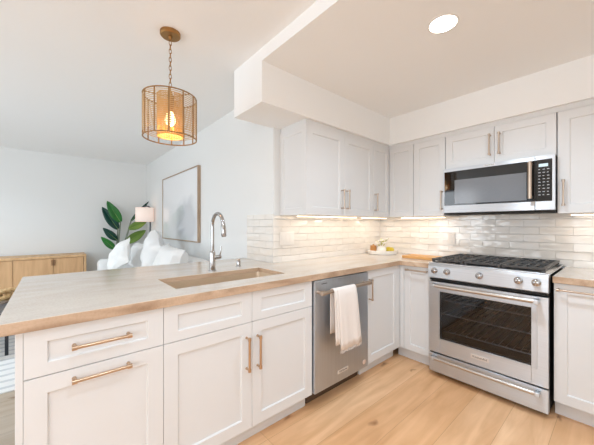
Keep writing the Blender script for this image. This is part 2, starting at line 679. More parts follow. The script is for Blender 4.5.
def wall_with_hole(name, axis, a0, a1, fixed0, fixed1, holes):
    mb = MB()
    cuts = sorted({a0, a1} | {h[0] for h in holes} | {h[1] for h in holes})
    for c0, c1 in zip(cuts[:-1], cuts[1:]):
        mid = (c0 + c1) / 2
        hz = [h for h in holes if h[0] < mid < h[1]]
        spans = [(0, ZL)] if not hz else [(0, hz[0][2]), (hz[0][3], ZL)]
        for z0, z1 in spans:
            if z1 - z0 > 1e-4:
                if axis == 'x':
                    mb.box(c0, c1, fixed0, fixed1, z0, z1)
                else:
                    mb.box(fixed0, fixed1, c0, c1, z0, z1)
    return struct(mb, name, M['wall'])


wall_with_hole('wall_back', 'x', XL, XR, YB - .12, YB, [(-3.4, .6, .15, 2.32), (1.15, 2.95, .55, 2.25)])
wall_with_hole('wall_right', 'y', YB, 0, XR, XR + .12, [(-6.0, -4.2, .75, 2.15)])


def window(n, x0, x1, z0, z1, rz=0, origin=(0, 0, 0), nm=2):  # frame for an unseen window added to help light the room
    e = thing('window_%d' % n, None, None, origin, rz)
    e['kind'] = 'structure'
    f = MB()
    f.box(x0, x1, -.05, .0, z0, z0 + .05).box(x0, x1, -.05, .0, z1 - .05, z1)
    f.box(x0, x0 + .05, -.05, .0, z0 + .05, z1 - .05).box(x1 - .05, x1, -.05, .0, z0 + .05, z1 - .05)
    f.build('window_frame', M['winframe'], e)
    s = MB()
    for k in range(1, nm + 1):
        x = x0 + (x1 - x0) * k / (nm + 1)
        s.box(x - .025, x + .025, -.045, -.005, z0 + .05, z1 - .05)
    s.build('mullion', M['winframe'], e)
    return e


window(1, -3.4, .6, .15, 2.32, 0, (0, YB - .03, 0))
window(2, 1.15, 2.95, .55, 2.25, 0, (0, YB - .03, 0))
window(3, -6.0, -4.2, .75, 2.15, PI / 2, (XR + .03, 0, 0), 1)

# soffits and lowered kitchen ceiling
SX = 0.365
struct(MB().cells([-.03, 0, SX], [-1.98, YP, 0], lambda x, y: x > 0 or y < YP, 2.09, ZL), 'soffit_sink', M['ceiling'])
struct(MB().box(SX, XR, -SX, 0, 2.09, ZK), 'soffit_range', M['ceiling'])
struct(MB().box(SX, XR, -1.98, 0, ZK, ZL), 'ceiling_kitchen', M['ceiling'])
# scribe trim between cabinets and soffit
struct(MB().cells([0, .337, 2.6], [-1.546, -.337, 0], lambda x, y: x < .337 or y > -.337, ZU1 + .001, 2.09), 'trim_1', M['cab'])
# backsplash tile
TT = 0.009
struct(MB().box(0, TT, YP, 0, ZB, ZU0), 'backsplash_sink', M['tile_y'])
struct(MB().box(TT, XR, -TT, 0, ZB, 1.40), 'backsplash_range', M['tile_x'])
struct(MB().box(-.43, TT, YP - TT, YP, ZB, ZU0 + .01), 'backsplash_living', M['tile_x'])
struct(MB().box(XL, XL + .014, YB, YP, 0, .11), 'baseboard_left', M['cab'])
struct(MB().box(XL + .014, -.5, YP - .014, YP, 0, .11), 'baseboard_living', M['cab'])


# ------------------------------------------------------------------ cabinets
def pull(parent, x, z, length, vertical, m='bronze', yf=-.02, r=0.0065, so=.034):
    """bar pull with two posts; centre (x,z) on a front at y = yf"""
    mb = MB()
    h = length / 2
    if vertical:
        mb.tube([(x, yf - so, z - h), (x, yf - so, z + h)], r, 10)
        for s in (-1, 1):
            mb.lathe([(.0075, 0), (.0055, .006), (.0045, so)], (x, yf, z + s * (h - .006)), 'y', 10)
            mb.lathe([(.0092, -.008), (.0092, .008)], (x, yf - so, z + s * (h - .006)), 'z', 12)
    else:
        mb.tube([(x - h, yf - so, z), (x + h, yf - so, z)], r, 10)
        for s in (-1, 1):
            mb.lathe([(.0075, 0), (.0055, .006), (.0045, so)], (x + s * (h - .006), yf, z), 'y', 10)
            mb.lathe([(.0092, -.008), (.0092, .008)], (x + s * (h - .006), yf - so, z), 'x', 12)
    return mb.build('handle', M[m], parent, smooth=True)


def carcass(parent, w, depth=.59, top=.871, kick=.105, kick_in=.05, left=True, right=True):
    """open-topped base carcass, local front plane y=0"""
    t = .018
    mb = MB()
    mb.box(0, t, 0, depth, kick, top).box(w - t, w, 0, depth, kick, top)
    mb.box(t, w - t, 0, depth, kick, kick + t).box(t, w - t, depth - t, depth, kick + t, top)
    mb.box(t, w - t, .0, t, top - .05, top)
    o = mb.build('carcass', M['cab'], parent, bevel=.0008)
    k = MB().box(0, w, kick_in, kick_in + .018, 0, kick).build('toe_kick', M['cab'], parent)
    return o


FX = .61        # front plane of base carcasses on the sink run (doors reach x=.63)


def base_thing(name, label, y0, w, group=None):
    return thing(name, label, 'cabinet', (FX, y0, 0), PI / 2, group)


# drawer cabinet at the free end of the peninsula
c = base_thing('base_cabinet', 'white end cabinet of peninsula with drawer over pull-out door and two level bronze pulls', -3.138, .455)
carcass(c, .455)
MB().box(-.02, -.0001, -.02, .6, 0, .871).build('end_panel', M['cab'], c, bevel=.001)
d = MB().shaker(.0008, .4538, .701, .868, fwz=.045).build('drawer', M['cab'], c, bevel=.0012)
pull(d, .2275, .787, .19, False)
d = MB().shaker(.0008, .4538, .108, .698).build('door', M['cab'], c, bevel=.0012)
pull(d, .2275, .662, .19, False)

# sink base
c = base_thing('sink_cabinet', 'wide white two-door cabinet under the sink with upright bronze pulls', -2.683, .926)
carcass(c, .926)
for a, b in ((.0008, .462), (.464, .9252)):
    MB().shaker(a, b, .701, .868, fwz=.045).build('drawer_front', M['cab'], c, bevel=.0012)
d = MB().shaker(.0008, .462, .108, .698).build('door', M['cab'], c, bevel=.0012)
pull(d, .427, .535, .18, True)
d = MB().shaker(.464, .9252, .108, .698).build('door', M['cab'], c, bevel=.0012)
pull(d, .498, .53, .18, True)

# corner base, sink run
c = base_thing('corner_cabinet', 'white corner base cabinet right of the dishwasher with one upright pull', -1.148, .5)
carcass(c, .515)
MB().box(.482, .516, -.02, 0, .108, .868).build('filler', M['cab'], c, bevel=.0008)
d = MB().shaker(.003, .48, .108, .868).build('door', M['cab'], c, bevel=.0012)
pull(d, .034, .715, .17, True, 'nickel')

# corner base, range run (front faces -y)
c = thing('corner_cabinet', 'narrow white base cabinet between inner corner and range with one level pull on top rail', 'cabinet', (.61, -.61, 0))
cm = MB()
cm.box(.0, .018, 0, .59, .105, .871).box(.296, .314, 0, .59, .105, .871).box(.018, .296, 0, .59, .105, .123).box(.018, .296, .572, .59, .123, .871)
cm.build('carcass', M['cab'], c)
MB().box(-.035, .314, .05, .068, 0, .105).build('toe_kick', M['cab'], c)
MB().box(.022, .06, -.02, 0, .108, .868).build('filler', M['cab'], c, bevel=.0008)
d = MB().shaker(.063, .311, .108, .868, fw=.055).build('door', M['cab'], c, bevel=.0012)
pull(d, .187, .838, .19, False, 'nickel')

# base right of range
c = thing('base_cabinet', 'white base cabinet on right of range with level pull along its top rail', 'cabinet', (1.702, -.61, 0))
carcass(c, .60)
d = MB().shaker(.003, .597, .108, .868).build('door', M['cab'], c, bevel=.0012)
pull(d, .14, .832, .24, False, 'nickel')

# wall cabinets
def wall_body(parent, w, d0, d1, z0, z1, x0=0):
    return MB().box(x0, w, d0, d1, z0, z1).build('carcass', M['cab'], parent, bevel=.0012)


UX = .325
c = thing('wall_cabinet', 'white two-door wall cabinet over the worktop, at the open left end', 'cabinet', (UX, -1.541, 0), PI / 2)
wall_body(c, .907, 0, .324, ZU0, ZU1)
d = MB().shaker(.001, .4525, ZU0, ZU1 - .002).build('door', M['cab'], c, bevel=.0012)
pull(d, .418, 1.47, .17, True, 'nickel')
d = MB().shaker(.4545, .906, ZU0, ZU1 - .002).build('door', M['cab'], c, bevel=.0012)
pull(d, .489, 1.47, .17, True, 'nickel')
# shaker end panel facing the living room
e = MB().shaker(-.325, .02, ZU0, ZU1 - .002, fw=.055, yf=-.012, yb=0, rec=.007)
e.xf(Matrix.Rotation(-PI / 2, 4, 'Z'))
e.build('end_panel', M['cab'], c, bevel=.001)
# local y is world -x: shift so that it spans the cabinet depth
c.children[-1].location = (0, 0, 0)

c = thing('wall_cabinet', 'narrow white wall cabinet with one pull, left leg of the inner corner', 'cabinet', (UX, -.634, 0), PI / 2)
wall_body(c, .633, 0, .324, ZU0, ZU1)
d = MB().shaker(.002, .287, ZU0, ZU1 - .002, fw=.05).build('door', M['cab'], c, bevel=.0012)
pull(d, .022, 1.47, .17, True, 'nickel')

c = thing('wall_cabinet', 'narrow white wall cabinet without a pull, right leg of the inner corner', 'cabinet', (.3265, -.325, 0))
wall_body(c, .289, 0, .324, ZU0, ZU1)
MB().shaker(.021, .287, ZU0, ZU1 - .002, fw=.05).build('door', M['cab'], c, bevel=.0012)

c = thing('wall_cabinet', 'white single-door wall cabinet directly left of the microwave, pull low on right', 'cabinet', (.617, -.325, 0))
wall_body(c, .305, 0, .324, ZU0, ZU1)
d = MB().shaker(.002, .303, ZU0, ZU1 - .002, fw=.055).build('door', M['cab'], c, bevel=.0012)
pull(d, .278, 1.47, .17, True, 'nickel')

c = thing('wall_cabinet', 'short white two-door wall cabinet above the microwave', 'cabinet', (.9235, -.325, 0))
wall_body(c, .761, 0, .324, 1.747, ZU1)
d = MB().shaker(.002, .379, 1.749, ZU1 - .002, fw=.055).build('door', M['cab'], c, bevel=.0012)
pull(d, .352, 1.90, .17, True, 'nickel')
d = MB().shaker(.382, .759, 1.749, ZU1 - .002, fw=.055).build('door', M['cab'], c, bevel=.0012)
pull(d, .419, 1.90, .17, True, 'nickel')

c = thing('wall_cabinet', 'tall white wall cabinet right of the microwave, pull low on left', 'cabinet', (1.6865, -.325, 0))
wall_body(c, .62, 0, .324, ZU0, ZU1)
d = MB().shaker(.004, .46, ZU0, ZU1 - .002).build('door', M['cab'], c, bevel=.0012)
pull(d, .036, 1.468, .18, True, 'nickel')
MB().shaker(.463, .618, ZU0, ZU1 - .002, fw=.045).build('door', M['cab'], c, bevel=.0012)


# ------------------------------------------------------------------ worktops
def tan_sides(o):
    """give the sides of the slab a rougher, tanner stone than its top"""
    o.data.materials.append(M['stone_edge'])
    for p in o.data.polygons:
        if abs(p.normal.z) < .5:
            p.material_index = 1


def hole(x, y):
    return .145 < x < .485 and -2.583 < y < -1.866


xs = [-.5, .0035, .145, .485, .65, .922]
ys = [-3.205, -2.583, -1.866, YP - TT - .001, -.65, -TT - .001]
xs.insert(2, TT + .001)


def keep(x, y):
    if hole(x, y):
        return False
    if x > .65:
        return y > -.65
    if y > YP - TT - .001:
        return x > TT + .001
    return True


o = MB().cells(xs, ys, keep, ZB - .042, ZB).build('worktop', M['stone'], bevel=.003, segs=2)
tan_sides(o)
tag(o, 'L-shaped beige quartzite worktop running over peninsula, dishwasher and inner corner', 'worktop')
o = MB().box(1.700, 2.302, -.65, -TT - .001, ZB - .042, ZB).build('worktop', M['stone'], bevel=.003)
tan_sides(o)
tag(o, 'short beige quartzite worktop on right of range', 'worktop')

# sink
t = thing('sink', 'undermount stainless steel sink set in the peninsula worktop', 'sink', (.315, -2.2245, ZB - .042 - .215))
hx, hy = .1685, .357
mb = MB()


def rr(hx, hy, z, r=.03, n=5):
    out = []
    for sx, sy, a0 in ((1, 1, 0), (-1, 1, PI / 2), (-1, -1, PI), (1, -1, 1.5 * PI)):
        for k in range(n + 1):
            a = a0 + PI / 2 * k / n
            out.append((sx * (hx - r) + r * math.cos(a), sy * (hy - r) + r * math.sin(a), z))
    return out


mb.rings([rr(hx, hy, .228), rr(hx - .003, hy - .003, .02), rr(hx - .02, hy - .02, .003),
          rr(.06, .06, 0.0, .055)], False, True)
mb.build('basin', M['sinksteel'], t, smooth=True, normals=False)
mb = MB()
mb.lathe([(.045, .0015), (.045, .004), (.03, .004), (.028, .001)], (0, 0, .0), 'z', 24)
mb.build('drain', M['chrome'], t, smooth=True)

# faucet
t = thing('faucet', 'tall chrome gooseneck kitchen faucet behind the sink', 'faucet', (.072, -2.205, ZB))
MB().lathe([(.027, 0), (.027, .008), (.022, .012), (.0205, .05), (.0205, .13), (.017, .14), (.0135, .145)], n=24).build('body', M['chrome'], t, smooth=True)
pts = [(0, 0, .14), (0, 0, .31)]
for k in range(13):
    a = PI * k / 12 * 0.93
    pts.append((.084 - .084 * math.cos(a), 0, .322 + .084 * math.sin(a)))
MB().tube(pts, .0125, 14).build('spout', M['chrome'], t, smooth=True)
px, py, pz = pts[-1]
MB().tube([(px - .001, 0, pz), (px + .008, 0, pz - .03), (px + .013, 0, pz - .085), (px + .014, 0, pz - .092)], [.0135, .0165, .0165, .013], 14).build('spray_head', M['chrome'], t, smooth=True)
MB().tube([(0, .015, .092), (0, .062, .098)], .0155, 14).build('valve', M['chrome'], t, smooth=True)
MB().tube([(0, .055, .10), (.004, .062, .13), (.006, .064, .175)], [.006, .0045, .004], 8).build('lever', M['chrome'], t, smooth=True)

t = thing('soap_dispenser', 'small chrome air switch button on worktop right of the faucet', 'soap dispenser', (-.005, -1.955, ZB))
MB().lathe([(.02, 0), (.02, .006), (.015, .01), (.015, .045), (.013, .048)], n=20).build('body', M['chrome'], t, smooth=True)
MB().lathe([(.0135, .0485), (.0135, .057), (.010, .060)], n=20).build('cap', M['nickel'], t, smooth=True)

# ------------------------------------------------------------------ dishwasher
t = thing('dishwasher', 'stainless dishwasher with towel bar handle built into the sink run', 'dishwasher', (.61, -1.757, 0), PI / 2)
w = .607
MB().box(.004, w - .004, .012, .57, .105, .872).build('tub', M['dark'], t)
MB().box(.02, w - .02, .06, .08, 0, .104).build('toe_kick', M['dwkick'], t)
dr = MB().box(.006, w - .006, -.040, .01, .112, .866).build('door', M['steel_v'], t, bevel=.004)
mb = MB()
mb.tube([(.02, -.092, .792), (w - .05, -.092, .792)], .0125, 16)
mb.build('handle', M['nickel'], dr, smooth=True)
for x in (.035, w - .068):
    mb = MB()
    mb.lathe([(.012, 0), (.011, .05)], (x, -.04, .792), 'y', 14)
    mb.lathe([(.0155, -.016), (.0165, 0), (.0155, .016)], (x, -.092, .792), 'x', 16)
    mb.build('handle_bracket', M['nickel'], dr, smooth=True)
bd = MB().box(.236, .352, -.0425, -.040, .170, .196).build('badge', M['badge'], dr, bevel=.0005)
text_mesh('lettering', 'KitchenAid', .019, M['ink'], dr, (.294, -.0428, .183))
MB().lathe([(.019, 0), (.019, .0012)], (.548, -.040, .160), 'y', 24).build('round_sticker', M['sticker'], dr)
MB().box(.07, .125, -.0405, -.0400, .838, .843).build('status_vent', M['ink'], dr)

# towel over the dishwasher bar
t = thing('dish_towel', 'cream fringed towel draped over the dishwasher bar handle', 'towel', (.702, -1.50, .36))


def drape(y0a, y1a, y0b, y1b, zb, x_out, back_z, thick=.003):
    """sheet goes from front bottom up over the bar and down behind"""
    mb = MB()
    n = 14
    rows = []
    zc, R = .792 - .36, .0155
    path = []
    for k in range(9):
        s = k / 8
        path.append((x_out + .008 * (1 - s), zb + (zc - zb) * s, s))
    for k in range(1, 8):
        a = PI * k / 8
        path.append((R * math.cos(a), zc + R * math.sin(a), 1))
    for k in range(5):
        s = 1 - k / 4
        path.append((-R + .001, back_z + (zc - back_z) * s, s))
    for (x, z, s) in path:
        row = []
        for i in range(n + 1):
            u = i / n
            y = (y0b + (y1b - y0b) * u) * (1 - s) + (y0a + (y1a - y0a) * u) * s
            wv = .006 * math.sin(u * 9 + 1) * (1 - .7 * s) + .003 * math.sin(u * 17)
            if x > 0 and z < zc:
                row.append((x + abs(wv) + .001, y, z + .006 * math.sin(u * 21) * (1 - s)))
            else:
                row.append((x, y, z))
        rows.append([mb.bm.verts.new(p) for p in row])
    for a, b in zip(rows[:-1], rows[1:]):
        for i in range(n):
            mb.bm.faces.new((a[i], a[i + 1], b[i + 1], b[i]))
    return mb


def cloth(mb, name, parent, th=.003):
    o = mb.build(name, M['cloth'], parent, smooth=True)
    sd = o.modifiers.new('solid', 'SOLIDIFY')
    sd.thickness = th
    sd.offset = 1
    return o


cloth(drape(-.105, .098, -.085, .145, .022, .0185, .10), 'cloth_panel', t)
cloth(drape(-.137, -.108, -.137, -.09, .075, .0175, .14), 'folded_edge', t, .005)
mb = MB()
for i in range(26):
    y = -.083 + .226 * i / 25
    mb.tube([(.031, y, .026), (.032 + random.uniform(-.002, .002), y + random.uniform(-.003, .003), random.uniform(.000, .008))], .0016, 5)
mb.build('fringe', M['cloth'], t)

# ------------------------------------------------------------------ range
X0 = .9265
t = thing('range', 'stainless slide-in gas range with five front knobs and glass oven door', 'range', (X0, -.69, 0))
w = .762
body = MB()
body.box(.004, .03, .045, .66, .03, .90).box(w - .03, w - .004, .045, .66, .03, .90)
body.box(.03, w - .03, .60, .66, .03, .90).box(.03, w - .03, .045, .60, .03, .20).box(.03, w - .03, .045, .6, .80, .90)
body.build('body', M['dark'], t)
cav = MB()
cav.box(.05, .06, .05, .58, .21, .79).box(w - .06, w - .05, .05, .58, .21, .79).box(.06, w - .06, .57, .58, .21, .79)
cav.box(.06, w - .06, .05, .57, .205, .215).box(.06, w - .06, .05, .57, .785, .795)
cav.build('oven_cavity', M['oven_in'], t)
for z in (.36, .50, .62):
    r = MB()
    for y in (.08, .54):
        r.tube([(.062, y, z), (w - .062, y, z)], .0055, 6)
    for i in range(15):
        x = .075 + i * (w - .15) / 14
        r.tube([(x, .08, z), (x, .54, z)], .003, 6)
    r.build('oven_rack', M['rack'], t)
for x in (.06, w - .06):
    for y in (.09, .6):
        MB().lathe([(.018, 0), (.018, .03)], (x, y, 0), n=14).build('foot', M['black'], t)
# door: frame around glass
gx0, gx1, gz0, gz1 = .088, .674, .317, .70
D = MB()
D.box(.002, gx0, 0, .042, .197, .776).box(gx1, w - .002, 0, .042, .197, .776)
D.box(gx0, gx1, 0, .042, .197, gz0).box(gx0, gx1, 0, .042, gz1, .776)
dr = D.build('oven_door', M['steel'], t, bevel=.0015)
tr = MB()
for a, b, c_, d_ in ((gx0 - .012, gx0, gz0 - .012, gz1 + .012), (gx1, gx1 + .03, gz0 - .012, gz1 + .012),
                     (gx0, gx1, gz0 - .012, gz0), (gx0, gx1, gz1, gz1 + .012)):
    tr.box(a, b, -.004, .002, c_, d_)
tr.build('window_trim', M['steel_v'], dr, bevel=.0015)
gm = mat('oven_glass', (30, 32, 35), 0.02, spec=1.0)
nt = gm.node_tree
N, L = nt.nodes, nt.links
tb = N.new('ShaderNodeBsdfTransparent')
tb.inputs[0].default_value = (.62, .64, .68, 1)
gl = N.new('ShaderNodeBsdfGlossy')
gl.inputs['Roughness'].default_value = .02
fr = N.new('ShaderNodeFresnel')
fr.inputs['IOR'].default_value = 1.5
ms = N.new('ShaderNodeMixShader')
L.new(fr.outputs[0], ms.inputs[0])
L.new(tb.outputs[0], ms.inputs[1])
L.new(gl.outputs[0], ms.inputs[2])
L.new(ms.outputs[0], N['Material Output'].inputs['Surface'])
MB().box(gx0 + .0005, gx1 - .0005, .004, .009, gz0 + .0005, gz1 - .0005).build('oven_glass', gm, dr)


def bar_handle(parent, z, x0, x1, out, yf=0.0):
    mb = MB()
    mb.tube([(x0, yf - out, z), (x1, yf - out, z)], .0135, 14)
    mb.build('handle', M['barsteel'], parent, smooth=True)
    for x in (x0 + .012, x1 - .012):
        MB().box(x - .014, x + .014, yf - out - .014, yf, z - .014, z + .014).build('handle_bracket', M['steel'], parent, bevel=.004)


bar_handle(dr, .752, .045, w - .045, .05)
MB().box(.315, .435, -.003, 0, .243, .275).build('badge', M['badge'], dr, bevel=.0006)
text_mesh('lettering', 'KitchenAid', .021, M['ink'], dr, (.375, -.0034, .259))
dw = MB().box(.002, w - .002, 0, .04, .034, .186).build('warming_drawer', M['steel'], t, bevel=.003)
bar_handle(dw, .160, .035, w - .04, .042)
# control panel, slightly raked
cp = MB()
pr = [(.004, .803), (-.018, .812), (-.010, .902), (.0, .922), (.06, .922), (.06, .803)]
cp.rings([[(0, y, z) for y, z in pr], [(w, y, z) for y, z in pr]])
cpo = cp.build('control_panel', M['steel'], t, bevel=.002)
MB().box(.004, w - .004, .01, .06, .785, .803).build('panel_gap', M['dark'], t)
for x in (.052, .149, .376, .608, .702):
    k = MB()
    k.lathe([(.025, 0), (.025, .006), (.0235, .008)], (x, -.013, .868), 'y', 24)
    ko = k.build('knob', M['chrome'], t, smooth=True)
    MB().lathe([(.018, .008), (.019, .02), (.0175, .028), (.015, .030)], (x, -.013, .868), 'y', 24).build('knob_cap', M['chrome'], ko, smooth=True)
    MB().box(x - .0035, x + .0035, -.046, -.030, .852, .884).build('grip', M['chrome'], ko, bevel=.002)
MB().box(-.004, w + .004, .0, .655, .9225, .932).build('cooktop', M['steel'], t, bevel=.003)
MB().box(.03, w - .03, .035, .625, .932, .9345).build('burner_tray', M['black'], t)
for (x, y, r_) in ((.15, .17, .045), (.15, .48, .035), (.381, .33, .055), (.61, .17, .045), (.61, .48, .035)):
    b = MB().lathe([(r_, .9345), (r_, .943), (r_ * .8, .948), (r_ * .75, .951)], (x, y, 0), n=24).build('burner', M['iron'], t, smooth=True)
for gx in (.018, .262, .506):
    gw = .238
    g = MB()
    y0, y1, z0, z1 = .015, .63, .947, .963
    g.box(gx, gx + gw, y0, y0 + .022, z0, z1).box(gx, gx + gw, y1 - .022, y1, z0, z1)
    g.box(gx, gx + .02, y0 + .022, y1 - .022, z0, z1).box(gx + gw - .02, gx + gw, y0 + .022, y1 - .022, z0, z1)
    g.box(gx + .02, gx + gw - .02, (y0 + y1) / 2 - .008, (y0 + y1) / 2 + .008, z0, z1)
    for k in range(1, 4):
        xx = gx + .02 + (gw - .04) * k / 4
        g.box(xx - .007, xx + .007, y0 + .022, y0 + .245, z0, z1)
        g.box(xx - .007, xx + .007, y1 - .245, y1 - .022, z0, z1)
    for k in range(1, 3):
        g.box(gx + .02, gx + gw - .02, y0 + .022 + .11 * k - .006, y0 + .022 + .11 * k + .006, z0 + .001, z1 - .001)
        g.box(gx + .02, gx + gw - .02, y1 - .022 - .11 * k - .006, y1 - .022 - .11 * k + .006, z0 + .001, z1 - .001)
    for xx in (gx + .002, gx + gw - .022):
        for yy in (y0 + .002, y1 - .022):
            g.box(xx, xx + .02, yy, yy + .02, .9345, z0)
    g.build('grate', M['iron'], t, bevel=.003)

# ------------------------------------------------------------------ microwave
t = thing('microwave', 'stainless over-the-range microwave with dark glass door and keypad', 'microwave', (.924, -.40, 1.336))
w = .760
H = .409
MB().box(.004, w - .004, .03, .385, .012, H - .004).build('housing', M['steel'], t)
MB().box(.0, w, .02, .385, 0, .012).build('vent_base', M['dark'], t)
dr = MB().box(0, .648, 0, .03, .014, H - .002).build('door', M['steel'], t, bevel=.002)
MB().box(.012, .6475, -.003, .001, .078, .378).build('door_glass', M['glass_black'], dr, bevel=.001)
MB().box(.098, .60, -.0045, -.002, .09, .298).build('viewing_window', M['mesh_glass'], dr, bevel=.001)
hb = MB()
hb.tube([(.626, -.042, .098), (.626, -.042, .370)], .0135, 16)
hb.build('handle', M['nickel'], dr, smooth=True)
for z in (.112, .356):
    MB().lathe([(.010, 0), (.010, .04)], (.626, -.003, z), 'y', 12).build('handle_bracket', M['nickel'], dr, smooth=True)
MB().box(.32, .40, -.0015, 0, .386, .399).build('badge', M['badge'], dr)
text_mesh('lettering', 'KitchenAid', .014, M['ink'], dr, (.36, -.0018, .3925))
p = MB().box(.6495, w, 0, .03, .014, H - .002).build('control_panel', M['steel'], t, bevel=.002)
MB().box(.6505, .744, -.003, .001, .078, .378).build('keypad', M['glass_black'], p, bevel=.001)
MB().box(.670, .722, -.0038, -.0028, .326, .348).build('display', M['display'], p)
kb = MB()
for r_ in range(9):
    for c_ in range(3):
        x = .668 + c_ * .024
        z = .305 - r_ * .023
        kb.box(x, x + .013 - (.004 if (r_ + c_) % 3 == 0 else 0), -.0036, -.0028, z, z + .005)
kb.build('key_legends', M['keys'], p)

# ------------------------------------------------------------------ under-cabinet lights
for i, (x, y, sx, sy, lab) in enumerate((
        (.17, -1.09, .03, .80, 'lit strip lamp under the two-door wall cabinet'),
        (.17, -.36, .03, .46, 'lit strip lamp under the left leg of the corner wall cabinets'),
        (.62, -.17, .46, .03, 'lit strip lamp under the wall cabinets left of the microwave'),
        (1.99, -.17, .50, .03, 'lit strip lamp under the wall cabinet right of the microwave'))):
    s = thing('strip_light', lab, 'strip light', (x, y, ZU0 - .012), 0)
    MB().box(-sx / 2, sx / 2, -sy / 2, sy / 2, .004, .0118).build('housing', M['white'], s)
    MB().box(-sx / 2 + .004, sx / 2 - .004, -sy / 2 + .004, sy / 2 - .004, .0, .0038).build('lens', M['led'], s)
    area('strip_glow', (x, y, ZU0 - .014), (0, 0, 0), sx, sy, 1.3 * max(sx, sy), (1, .90, .80))

# ------------------------------------------------------------------ wall plates
t = thing('switch_plate', 'three-gang white rocker switch plate on tile under left wall cabinet', 'switch', (TT, -1.48, 1.062), PI / 2)
MB().box(-.082, .082, -.006, -.0005, 0, .116).build('plate', M['plate'], t, bevel=.002)
for k in (-1, 0, 1):
    MB().box(k * .046 - .016, k * .046 + .016, -.009, -.006, .025, .091).build('rocker', M['plate'], t, bevel=.0015)
t = thing('outlet', 'white duplex outlet on tile just left above range', 'outlet', (.848, -TT, 1.042))
MB().box(-.035, .035, -.006, -.0005, 0, .116).build('plate', M['plate'], t, bevel=.002)
for z in (.036, .08):
    MB().lathe([(.016, 0), (.0155, .003)], (0, -.006, z), 'y', 18).build('socket', M['white'], t)

# ------------------------------------------------------------------ recessed lights
def downlight(x, y, z, label, power):
    t = thing('recessed_light', label, 'ceiling light', (x, y, z - .006))
    MB().lathe([(.070, .0055), (.080, .0055), (.079, .002), (.070, .002)], n=36, cap=False).build('trim_ring', M['white'], t, smooth=True)
    MB().lathe([(.0695, .0025), (.0695, .0055)], n=36).build('lens', M['canlens'], t)
    area('downlight_glow', (x, y, z - .008), (0, 0, 0), .14, .14, power, (0.78, .97, 1.14), 'DISK', math.radians(150))
    return t


downlight(1.333, -1.411, ZK, 'round lit recessed light in kitchen ceiling', 8.5)
downlight(2.6, -1.411, ZK, 'added recessed fill light in kitchen ceiling further right', 5.5)  # unseen, like the three below; added to bring up the room's brightness
downlight(1.9, -2.7, ZL, 'added recessed fill light in the higher ceiling nearest the range side', 7.5)
downlight(1.0, -3.7, ZL, 'added recessed fill light over the floor past the peninsula end', 4.5)

downlight(-2.3, -4.6, ZL, 'added recessed fill light over the living room rug', 23)  # unseen light added to lift the left living wall

# ------------------------------------------------------------------ pendant
t = thing('pendant_lamp', 'rattan drum pendant hanging by a chain over the peninsula', 'pendant lamp', (.108, -2.5, 1.787))
zt, R_ = .262, .155
MB().lathe([(.060, ZL - 1.787), (.060, ZL - 1.787 - .018), (.054, ZL - 1.787 - .024), (.012, ZL - 1.787 - .026), (.009, ZL - 1.787 - .045)], n=32).build('canopy', M['brass'], t, smooth=True)
ch = MB()
z = zt + .055
k = 0
top = ZL - 1.787 - .045
while z < top - .008:
    pts = []
    for i in range(12):
        a = 2 * PI * i / 12
        u_, v_ = .0075 * math.cos(a), .0175 * math.sin(a)
        pts.append((u_, 0, z + v_) if k % 2 == 0 else (0, u_, z + v_))
    sub = MB()
    sub.tube(pts, .0020, 6, closed=True)
    tm = bpy.data.meshes.new('t')
    sub.bm.to_mesh(tm)
    sub.bm.free()
    ch.bm.from_mesh(tm)
    bpy.data.meshes.remove(tm)
    z += .0265
    k += 1
ch.build('chain', M['brass'], t, smooth=True)


def circle(r, z, n=40):
    return [(r * math.cos(2 * PI * i / n), r * math.sin(2 * PI * i / n), z) for i in range(n)]


def ring_mesh(r, z, th, n=40):
    return MB().tube(circle(r, z, n), th, 8, closed=True)


for z in (.003, zt):
    ring_mesh(R_, z, .0042).build('hoop', M['cane_dark'], t, smooth=True)
for i in range(12):
    a = 2 * PI * (i + .35) / 12
    MB().tube([(R_ * math.cos(a), R_ * math.sin(a), 0), (R_ * math.cos(a), R_ * math.sin(a), zt)], .0042, 8).build('rib', M['cane_dark'], t, smooth=True)
wv = MB()
nz = 19
for j in range(nz):
    z = .038 + (zt - .05) * j / (nz - 1)
    rows = []
    for i in range(49):
        a = 2 * PI * i / 48
        rows.append((R_ * .992 * math.cos(a), R_ * .992 * math.sin(a), z))
    wv.tube(rows[:-1], .0022, 6, closed=True)
wv.build('cane_weave', M['rattanthin'], t)
# inner drum
iw = MB()
ri = .076
for j in range(40):
    z = .018 + .252 * j / 39
    iw.tube(circle(ri, z, 28), .0020, 4)
for i in range(40):
    a = 2 * PI * i / 40
    iw.tube([(ri * math.cos(a), ri * math.sin(a), .016), (ri * math.cos(a), ri * math.sin(a), .272)], .0017, 4)
iw.build('inner_shade', M['rattan'], t)
for z in (.016, .272):
    ring_mesh(ri, z, .0035, 28).build('inner_hoop', M['rattan'], t, smooth=True)
sp = MB()
for i in range(3):
    a = 2 * PI * i / 3 + .5
    sp.tube([(0, 0, zt), (R_ * math.cos(a), R_ * math.sin(a), zt)], .003, 6)
sp.build('spider', M['brass'], t)
MB().lathe([(.006, zt + .045), (.010, zt + .03), (.022, zt + .01), (.022, zt - .01), (.018, zt - .06), (.016, zt - .09)], n=20).build('socket', M['brass'], t, smooth=True)
MB().lathe([(.010, .175), (.020, .16), (.030, .135), (.032, .115), (.026, .095), (.012, .083), (.002, .080)], n=20).build('bulb', M['bulb'], t, smooth=True)
pl = bpy.data.lights.new('pendant_glow', 'POINT')
pl.energy = 1.3
pl.color = (1, .72, .45)
pl.shadow_soft_size = .035
po = bpy.data.objects.new('pendant_glow', pl)
po.location = (.108, -2.5, 1.787 + .06)
COL.objects.link(po)

